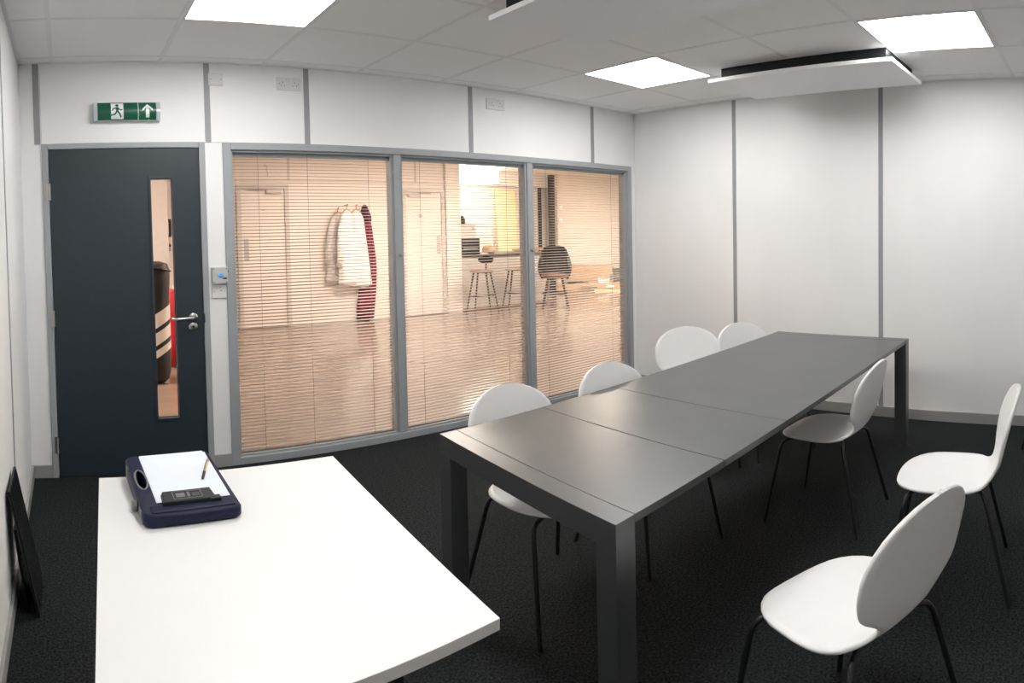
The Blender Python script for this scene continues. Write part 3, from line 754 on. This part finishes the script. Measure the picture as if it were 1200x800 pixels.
# things on the counter
pr = thing('printer', 'black boxy printer at the left end of the counter', 'printer', (6.55, 9.42, 1.10))
bx('body', M['black_plastic'], pr, -.205, .205, -.17, .17, 0, .315, bevel=.012)
bx('paper_slot', M['print_grey'], pr, -.15, .15, -.174, -.165, .10, .13)
bx('control_strip', M['print_grey'], pr, -.18, .18, -.174, -.165, .25, .285)
cxb = thing('storage_box', 'pale carton standing on top of the black printer', 'box', (6.54, 9.42, 1.415))
bx('body', M['lobby_trim'], cxb, -.17, .17, -.13, .13, 0, .25, bevel=.012)
bx('lid', M['lobby_trim'], cxb, -.178, .178, -.138, .138, .25, .285, bevel=.008)
MB().lathe([(.03, 0), (.03, .006)], (.10, -.13, .19), 14, 'y').build('sticker', M['strip'], cxb)
sp = thing('desk_speaker', 'little black pointed speaker on the pale carton', 'speaker', (6.49, 9.40, 1.70))
MB().lathe([(.055, 0), (.060, .02), (.056, .09), (.035, .14), (.012, .165)], (0, 0, 0), 16).build('body', M['black_plastic'], sp, 0, True)
MB().lathe([(.061, .022), (.061, .03)], (0, 0, 0), 16).build('ring', M['print_grey'], sp, 0, True)
bk = thing('bread_basket', 'woven basket with a long handled spoon on the counter', 'basket', (7.09, 9.45, 1.10))
MB().lathe([(.085, 0), (.12, .03), (.125, .09), (.10, .14), (.05, .175), (.015, .19)], (0, 0, 0), 14).build('bowl', M['card'], bk, 0, True)
MB().tube([(.08, 0, .08), (.17, .0, .24)], .009, 8).build('spoon_handle', M['wood'], bk, 0, True)
tr = thing('serving_tray', 'pale flat tray lying on the counter beside the printer', 'tray', (6.88, 9.40, 1.10))
bx('base', M['lobby_wall'], tr, -.07, .07, -.12, .12, 0, .012, bevel=.003)
q = MB(); q.tube([(-.07,-.12,.016), (.07,-.12,.016), (.07,.12,.016), (-.07,.12,.016)], .006, 6, True); q.build('rim', M['lobby_wall'], tr)
yb = thing('yellow_board', 'tall yellow board leaning on the bright wall behind the counter', 'board', (9.15, 11.45, 0))
q = MB(); q.hexa([(-.27, -.05, 0), (.30, -.05, 0), (.30, -.02, 0), (-.27, -.02, 0), (-.27, .10, 2.62), (.30, .10, 2.62), (.30, .13, 2.62), (-.27, .13, 2.62)]); q.build('board', M['yellow'], yb, .004)
q = MB(); q.tube([(-.27, -.04, 0), (-.27, .11, 2.62), (.30, .11, 2.62), (.30, -.04, 0)], .016, 6); q.build('edging', M['mat_yellow'], yb)
pk = thing('broom', 'pale broom handle leaning before the yellow board', 'broom', (8.62, 11.3, 0))
MB().tube([(.10, -.05, .08), (.02, .22, 1.95)], .022, 8).build('handle', M['lobby_wall'], pk, 0, True)
bx('head', M['wood'], pk, -.08, .24, -.10, 0, 0, .09, bevel=.01)
wb = thing('kitchen_shelf', 'low brown shelf before the yellow board behind the counter', 'shelf', (9.35, 10.9, 1.08))
bx('board', M['wood'], wb, -.45, .45, -.12, .12, 0, .035, bevel=.004)
for x in (-.35, .35): bx('post', M['wood'], wb, x-.02, x+.02, .06, .10, -1.08, 0)
# pale cupboard behind
fg = thing('tall_cupboard', 'tall pale cupboard behind the printer at the pillar', 'cupboard', (6.9, 11.3, 0))
bx('carcass', M['lobby_wall'], fg, -.30, .27, -.28, .28, 0, 2.35, bevel=.01)
for z0, z1 in ((.06, 1.12), (1.14, 2.32)):
    dd = bx('cupboard_door', M['cotton'], fg, -.28, .25, -.305, -.28, z0, z1, bevel=.006)
    bx('handle', M['strip'], dd, .18, .20, -.33, -.305, (z0+z1)/2-.1, (z0+z1)/2+.1)
# dark post, thin pole, bright doors at right
ps = structure(bx('trim_2', M['black_metal'], None, 10.10, 10.22, 11.05, 11.15, 0, LC-.02), 'dark upright post beyond the big stool')
structure(bx('trim_3', M['black_metal'], None, 10.18, 10.21, 11.5, 11.6, 0, 2.95), 'thin dark upright on the bright wall')
structure(bx('wall_hall_side', M['lobby_wall'], None, 10.40, 12.6, 11.16, 11.3, 0, LC), 'lobby wall behind the cardboard boxes')
for z_, lab in ((2.12, 'upper white switch beside the dark post'), (1.79, 'lower white switch beside the dark post')):
    t = thing('light_switch', lab, 'switch', (10.50, 11.16, z_))
    bx('face_plate', M['sign_white'], t, -.05, .05, -.014, 0, 0, .10, bevel=.004); bx('rocker', M['sign_white'], t, -.018, .018, -.022, -.012, .03, .07, bevel=.002)

# bar stools
def bar_stool(x, y, rz, lab):
    t = thing('bar_stool', lab, 'stool', (x, y, 0), rz, 'slim bar stools at the counter')
    MB().lathe([(.17, .765), (.20, .775), (.205, .795), (.18, .81)], (0, 0, 0), 24).build('seat', M['brown'], t, 0, True)
    for sx in (-1, 1):
        for sy in (-1, 1): MB().tube([(sx*.11, sy*.11, .765), (sx*.215, sy*.215, 0)], [.017, .012], 8).build('leg', M['black_metal'], t, 0, True)
    MB().tube([(.185*math.cos(a)*1.13, .185*math.sin(a)*1.13, .33) for a in [2*math.pi*k/24 for k in range(24)]], .010, 8, True).build('foot_ring', M['black_metal'], t, 0, True)
    MB().tube([(0, -.17, .78), (0, -.215, .83), (0, -.235, .95)], .014, 8).build('back_stem', M['black_metal'], t, 0, True)
    q = MB(); vs = []; fs = []
    nx = 8
    for k in range(nx+1):
        a = -1 + 2*k/nx; xx = a*.135; yy = -.250 + .05*a*a; hz = .075*math.sqrt(max(.05, 1-a*a*.9))
        vs += [(xx, yy, 1.0-hz), (xx, yy, 1.0+hz), (xx, yy-.022, 1.0-hz), (xx, yy-.022, 1.0+hz)]
    for k in range(nx):
        b_ = k*4; fs += [(b_, b_+1, b_+5, b_+4), (b_+2, b_+6, b_+7, b_+3), (b_+1, b_+3, b_+7, b_+5), (b_, b_+4, b_+6, b_+2)]
    fs += [(0, 2, 3, 1), (nx*4, nx*4+1, nx*4+3, nx*4+2)]
    q.add(vs, fs).build('backrest', M['black_plastic'], t, 0, True)
bar_stool(6.44, 8.78, math.radians(125), 'slim black bar stool with small backrest in front of the counter')
bar_stool(7.22, 8.82, math.radians(35), 'slim black bar stool half hidden behind the window mullion')
bs = thing('bucket_stool', 'black bar stool with big round tub back at the counter end', 'stool', (7.76, 8.42, 0), math.radians(140))
MB().lathe([(.19, .60), (.25, .63), (.26, .66), (.22, .68)], (0, 0, 0), 24).build('seat', M['brown'], bs, 0, True)
q = MB(); nA, nZ = 18, 8; vs = []; fs = []
for layer in (0, 1):
    for k in range(nA+1):
        a = math.radians(-115 + 230*k/nA); e_ = 1 - abs(k/nA*2-1)
        for z_ in range(nZ+1):
            f_ = z_/nZ; ztop = .92 + .32*math.sin(math.pi*min(1, e_*1.25)/2); zb = .58
            rad = .86*(.23 + .12*math.sin(math.pi*(.15+.72*f_))) - .02*layer
            vs.append((rad*math.sin(a), -rad*math.cos(a)*.92, zb + (ztop-zb)*f_))
kk = (nA+1)*(nZ+1)
for k in range(nA):
    for z_ in range(nZ):
        a = k*(nZ+1)+z_; b_ = a+nZ+1
        fs += [(a, b_, b_+1, a+1), (kk+a, kk+a+1, kk+b_+1, kk+b_)]
    a = k*(nZ+1); b_ = a+nZ+1; fs += [(a, kk+a, kk+b_, b_), (a+nZ, b_+nZ, kk+b_+nZ, kk+a+nZ)]
for a in (0, nA*(nZ+1)):
    for z_ in range(nZ): fs.append((a+z_, a+z_+1, kk+a+z_+1, kk+a+z_))
q.add(vs, fs).build('tub_back', M['black_plastic'], bs, 0, True)
for sx in (-1, 1):
    for sy in (-1, 1): MB().tube([(sx*.12, sy*.12, .61), (sx*.225, sy*.225, 0)], [.017, .012], 8).build('leg', M['black_metal'], bs, 0, True)
MB().tube([(.225*math.cos(a), .225*math.sin(a), .30) for a in [2*math.pi*k/24 for k in range(24)]], .011, 8, True).build('foot_ring', M['black_metal'], bs, 0, True)

# cardboard boxes, basket, mat
def flat_box(label, x, y, z, rz, lx, ly, lz, tape=True):
    t = thing('cardboard_box', label, 'box', (x, y, z), rz, 'cardboard boxes by the lobby wall')
    bx('carton', M['card'], t, -lx/2, lx/2, -ly/2, ly/2, 0, lz, bevel=.006)
    bx('top_flap', M['card'], t, -lx/2+.005, lx/2-.005, -ly/2+.005, -.003, lz, lz+.004); bx('top_flap', M['card'], t, -lx/2+.005, lx/2-.005, .003, ly/2-.005, lz, lz+.004)
    return t
RZ = math.radians(-35)
t = flat_box('long flat cardboard box on the lobby floor with a white label', 10.74, 10.50, 0, RZ, 1.5, .24, .17)
bx('label', M['sign_white'], t, .38, .56, -.143, -.139, .04, .13); bx('print', M['print_grey'], t, -.22, .16, -.143, -.139, .05, .10)
t = flat_box('big upright cardboard box behind the long flat one', 10.99, 10.73, 0, RZ, 1.1, .10, .64)
bx('print', M['print_grey'], t, .48, .56, -.054, -.049, .22, .36)
t = thing('wire_basket', 'small white wire basket on the long cardboard box', 'basket', (11.03, 10.31, .175), RZ)
for z_ in (.0, .05, .10):
    s_ = 1 + z_; MB().tube([(-.11*s_, -.06, z_+.008), (.11*s_, -.06, z_+.008), (.11*s_, .06, z_+.008), (-.11*s_, .06, z_+.008)], .007, 6, True).build('wire', M['sign_white'], t)
for x in (-.11, -.04, .04, .11): MB().tube([(x*1.1, -.06, .108), (x, -.06, .008), (x, .06, .008), (x*1.1, .06, .108)], .005, 6).build('wire', M['sign_white'], t)
t = thing('black_bag', 'flat dark bag on the end of the long cardboard box', 'bag', (10.52, 10.64, .175), RZ)
bx('pouch', M['black_plastic'], t, -.25, .25, -.07, .07, 0, .04, bevel=.015); MB().tube([(-.1, 0, .036), (-.06, 0, .06), (.06, 0, .06), (.1, 0, .036)], .008, 6).build('strap', M['black_metal'], t)
t = thing('floor_mat', 'straw coloured mat with dark stripes on the lobby floor', 'mat', (11.0, 9.6, -.002), math.radians(-45))
bx('mat', M['mat_yellow'], t, -.7, .7, -.45, .45, 0, .012, bevel=.003)
for k in range(5): bx('dark_stripe', M['print_grey'], t, -.65+k*.28, -.47+k*.28, -.45, -.40, .012, .014)
t = thing('shelf_unit', 'grey low shelf unit at the right beyond the boxes', 'shelf', (12.15, 10.5, 0), math.radians(-90))
bx('top', M['counter_front'], t, -.5, .5, -.2, .2, .46, .5)
for z_ in (.06, .26): bx('shelf', M['counter_front'], t, -.5, .5, -.2, .2, z_, z_+.03)
for x in (-.48, .48): bx('side', M['counter_front'], t, x-.02, x+.02, -.2, .2, 0, .46)

# coats
def garment(parent, name, material, prof, y, dep, folds, seed, n=40):
    rnd = random.Random(seed); ph = rnd.random()*6
    vs = []; fs = []
    for i, (xc, hw, z_) in enumerate(prof):
        amp = min(1, i/4)*.17
        for j in range(n):
            a = 2*math.pi*j/n; k = 1 + amp*math.sin(folds*a + ph + .15*i) + amp*.5*math.sin((folds*2-1)*a + ph*2)
            vs.append((xc + hw*math.cos(a)*k, y + dep*math.sin(a)*k*(1 if i else .6), z_ + (.015*math.sin(3*a+ph) if i == len(prof)-1 else 0)))
    for i in range(len(prof)-1): fs += [(i*n+j, i*n+(j+1) % n, (i+1)*n+(j+1) % n, (i+1)*n+j) for j in range(n)]
    fs += [tuple(range(n)), tuple(range((len(prof)-1)*n, len(prof)*n))]
    q = MB(); q.add(vs, fs); return q.build(name, material, parent, 0, 'all')
def coat(lab, x, hw, z0, z1, y, material, seed, sleeve, lean):
    t = thing('hanging_coat', lab, 'coat', (x, LF, z0), 0, 'pale coats hanging on the lobby wall')
    h = z1-z0; yy = y-LF
    prof = [(0, .03, h), (0, hw*.32, h-.02), (0, hw*.55, h-.07), (lean*.1, hw*.66, h-.15), (lean*.3, hw*.72, h*.68), (lean*.5, hw*.80, h*.5), (lean*.75, hw*.92, h*.25), (lean*.95, hw, h*.05), (lean, hw, 0)]
    garment(t, 'coat_body', material, prof, yy, .045, 7, seed)
    for sx in sleeve:
        MB().tube([(sx*hw*.50, yy-.02, h-.08), (sx*hw*.78 + lean*.2, yy-.02, h-.30), (sx*hw*.95 + lean*.5, yy-.02, h*.50), (sx*hw*1.08 + lean*.7, yy-.02, h*.24)], [.04, .05, .048, .042], 12).build('sleeve', material, t, 0, 'all')
    MB().tube([(-hw*.5, yy, h-.05), (-hw*.25, yy, h+.005), (0, yy, h+.02), (hw*.25, yy, h+.005), (hw*.5, yy, h-.05)], .012, 8).build('hanger', M['wood'], t, 0, True)
    MB().tube([(0, yy, h+.02), (0, yy, h+.06), (.03, yy+.01, h+.10), (.03, -.001, h+.08)], .008, 6).build('hook', M['wood'], t, 0, True)
coat('white coat coloured grey as if in shade, leftmost of the hanging coats', 4.02, .16, .70, 1.91, LF-.06, M['cotton_shade'], 3, (-1,), -.05)
coat('long white coat in the middle of the hanging coats', 4.10, .135, .68, 1.95, LF-.22, M['cotton'], 5, (-1,), -.01)
coat('long white coat on the right over the burgundy garment', 4.30, .155, 0.62, 1.95, LF-.125, M['cotton'], 9, (), .05)
t = thing('burgundy_garment', 'tall burgundy garment hanging to the floor beside the white coats', 'garment', (4.50, LF, 0.02))
garment(t, 'skirt', M['burgundy'], [(.025, .06, 1.78), (.035, .075, 1.6), (.04, .085, 1.4), (.05, .10, 1.1), (.04, .11, .9), (-.01, .135, .5), (-.045, .135, .2), (-.055, .125, .0)], -.04, .034, 6, 4)
garment(t, 'hood', M['purple'], [(-.01, .02, 2.03), (-.01, .045, 2.0), (-.01, .07, 1.92), (.0, .085, 1.84), (.015, .07, 1.74)], -.04, .034, 4, 8)
MB().tube([(-.01, -.04, 2.01), (-.01, -.04, 2.06), (-.01, -.001, 2.05)], .007, 6).build('hook', M['chrome'], t, 0, True)

# things seen through the door slit
pb = thing('punch_bag', 'black leather bag with diagonal white bands behind the door slit', 'bag', (.790, 6.05, 0))
prof = [(.04, 0), (.09, .012), (.12, .05), (.135, .12), (.14, .4), (.14, .9), (.145, 1.0), (.15, 1.12), (.148, 1.2), (.13, 1.26), (.06, 1.285)]
bag = MB().lathe(prof, (0, 0, 0), 32).build('body', M['leather'], pb, 0, True)
def band(z0, hgt, tilt):
    q = MB(); n = 32; vs = []; fs = []
    for j in range(n):
        a = 2*math.pi*j/n
        for dz in (0, hgt):
            z_ = z0 + dz + tilt*math.cos(a); vs.append((.1425*math.cos(a), .1425*math.sin(a), z_))
    for j in range(n): k = (j+1) % n; fs.append((2*j, 2*k, 2*k+1, 2*j+1))
    q.add(vs, fs).build('white_band', M['stripe'], bag, 0, True)
band(.60, .15, .09); band(.42, .13, .09); band(.29, .08, .09)
q = MB(); q.tube([(-.10, -.10, 1.20), (-.09, -.14, 1.23), (0, -.16, 1.22), (.1, -.13, 1.20), (.15, -.03, 1.18)], .012, 6); q.build('strap', M['black_plastic'], pb, 0, True)
for z_ in (1.17, 1.10): MB().lathe([(.014, 0), (.014, .008)], (-.04, -.143, z_), 10, 'y').build('stud', M['chrome'], pb)
rb = thing('red_drape', 'strip of red cloth hanging behind the black bag', 'cloth', (1.075, 6.72, 0))
garment(rb, 'cloth', M['red'], [(.0, .03, .93), (.0, .06, .9), (0, .065, .6), (0, .06, .3), (0, .055, .02)], 0, .04, 5, 2)
MB().tube([(0, 0, .90), (0, .02, .98)], .01, 6).build('peg', M['chrome'], rb, 0, True)
MB().tube([(0, .03, .0), (0, .03, .98)], .014, 8).build('post', M['strip'], rb, 0, True)
t = thing('pull_handle', 'black pull handle on the lobby wall behind the door slit', 'handle', (1.455, LF, 1.58))
MB().tube([(0, -.02, 0), (.0, -.05, .01), (0, -.05, .24), (0, -.02, .25)], .022, 8).build('bar', M['black_metal'], t, 0, True)
for z_ in (0, .25): bx('mount', M['black_metal'], t, -.02, .02, -.022, 0, z_-.02, z_+.02)
t = thing('door_latch', 'small dark latch below the black pull handle', 'latch', (1.445, LF, 1.33))
bx('plate', M['strip'], t, -.02, .02, -.012, 0, 0, .13, bevel=.003); MB().lathe([(.018, 0), (.018, .03)], (0, -.012, .09), 12, 'y').build('knob', M['black_metal'], t, 0, True)
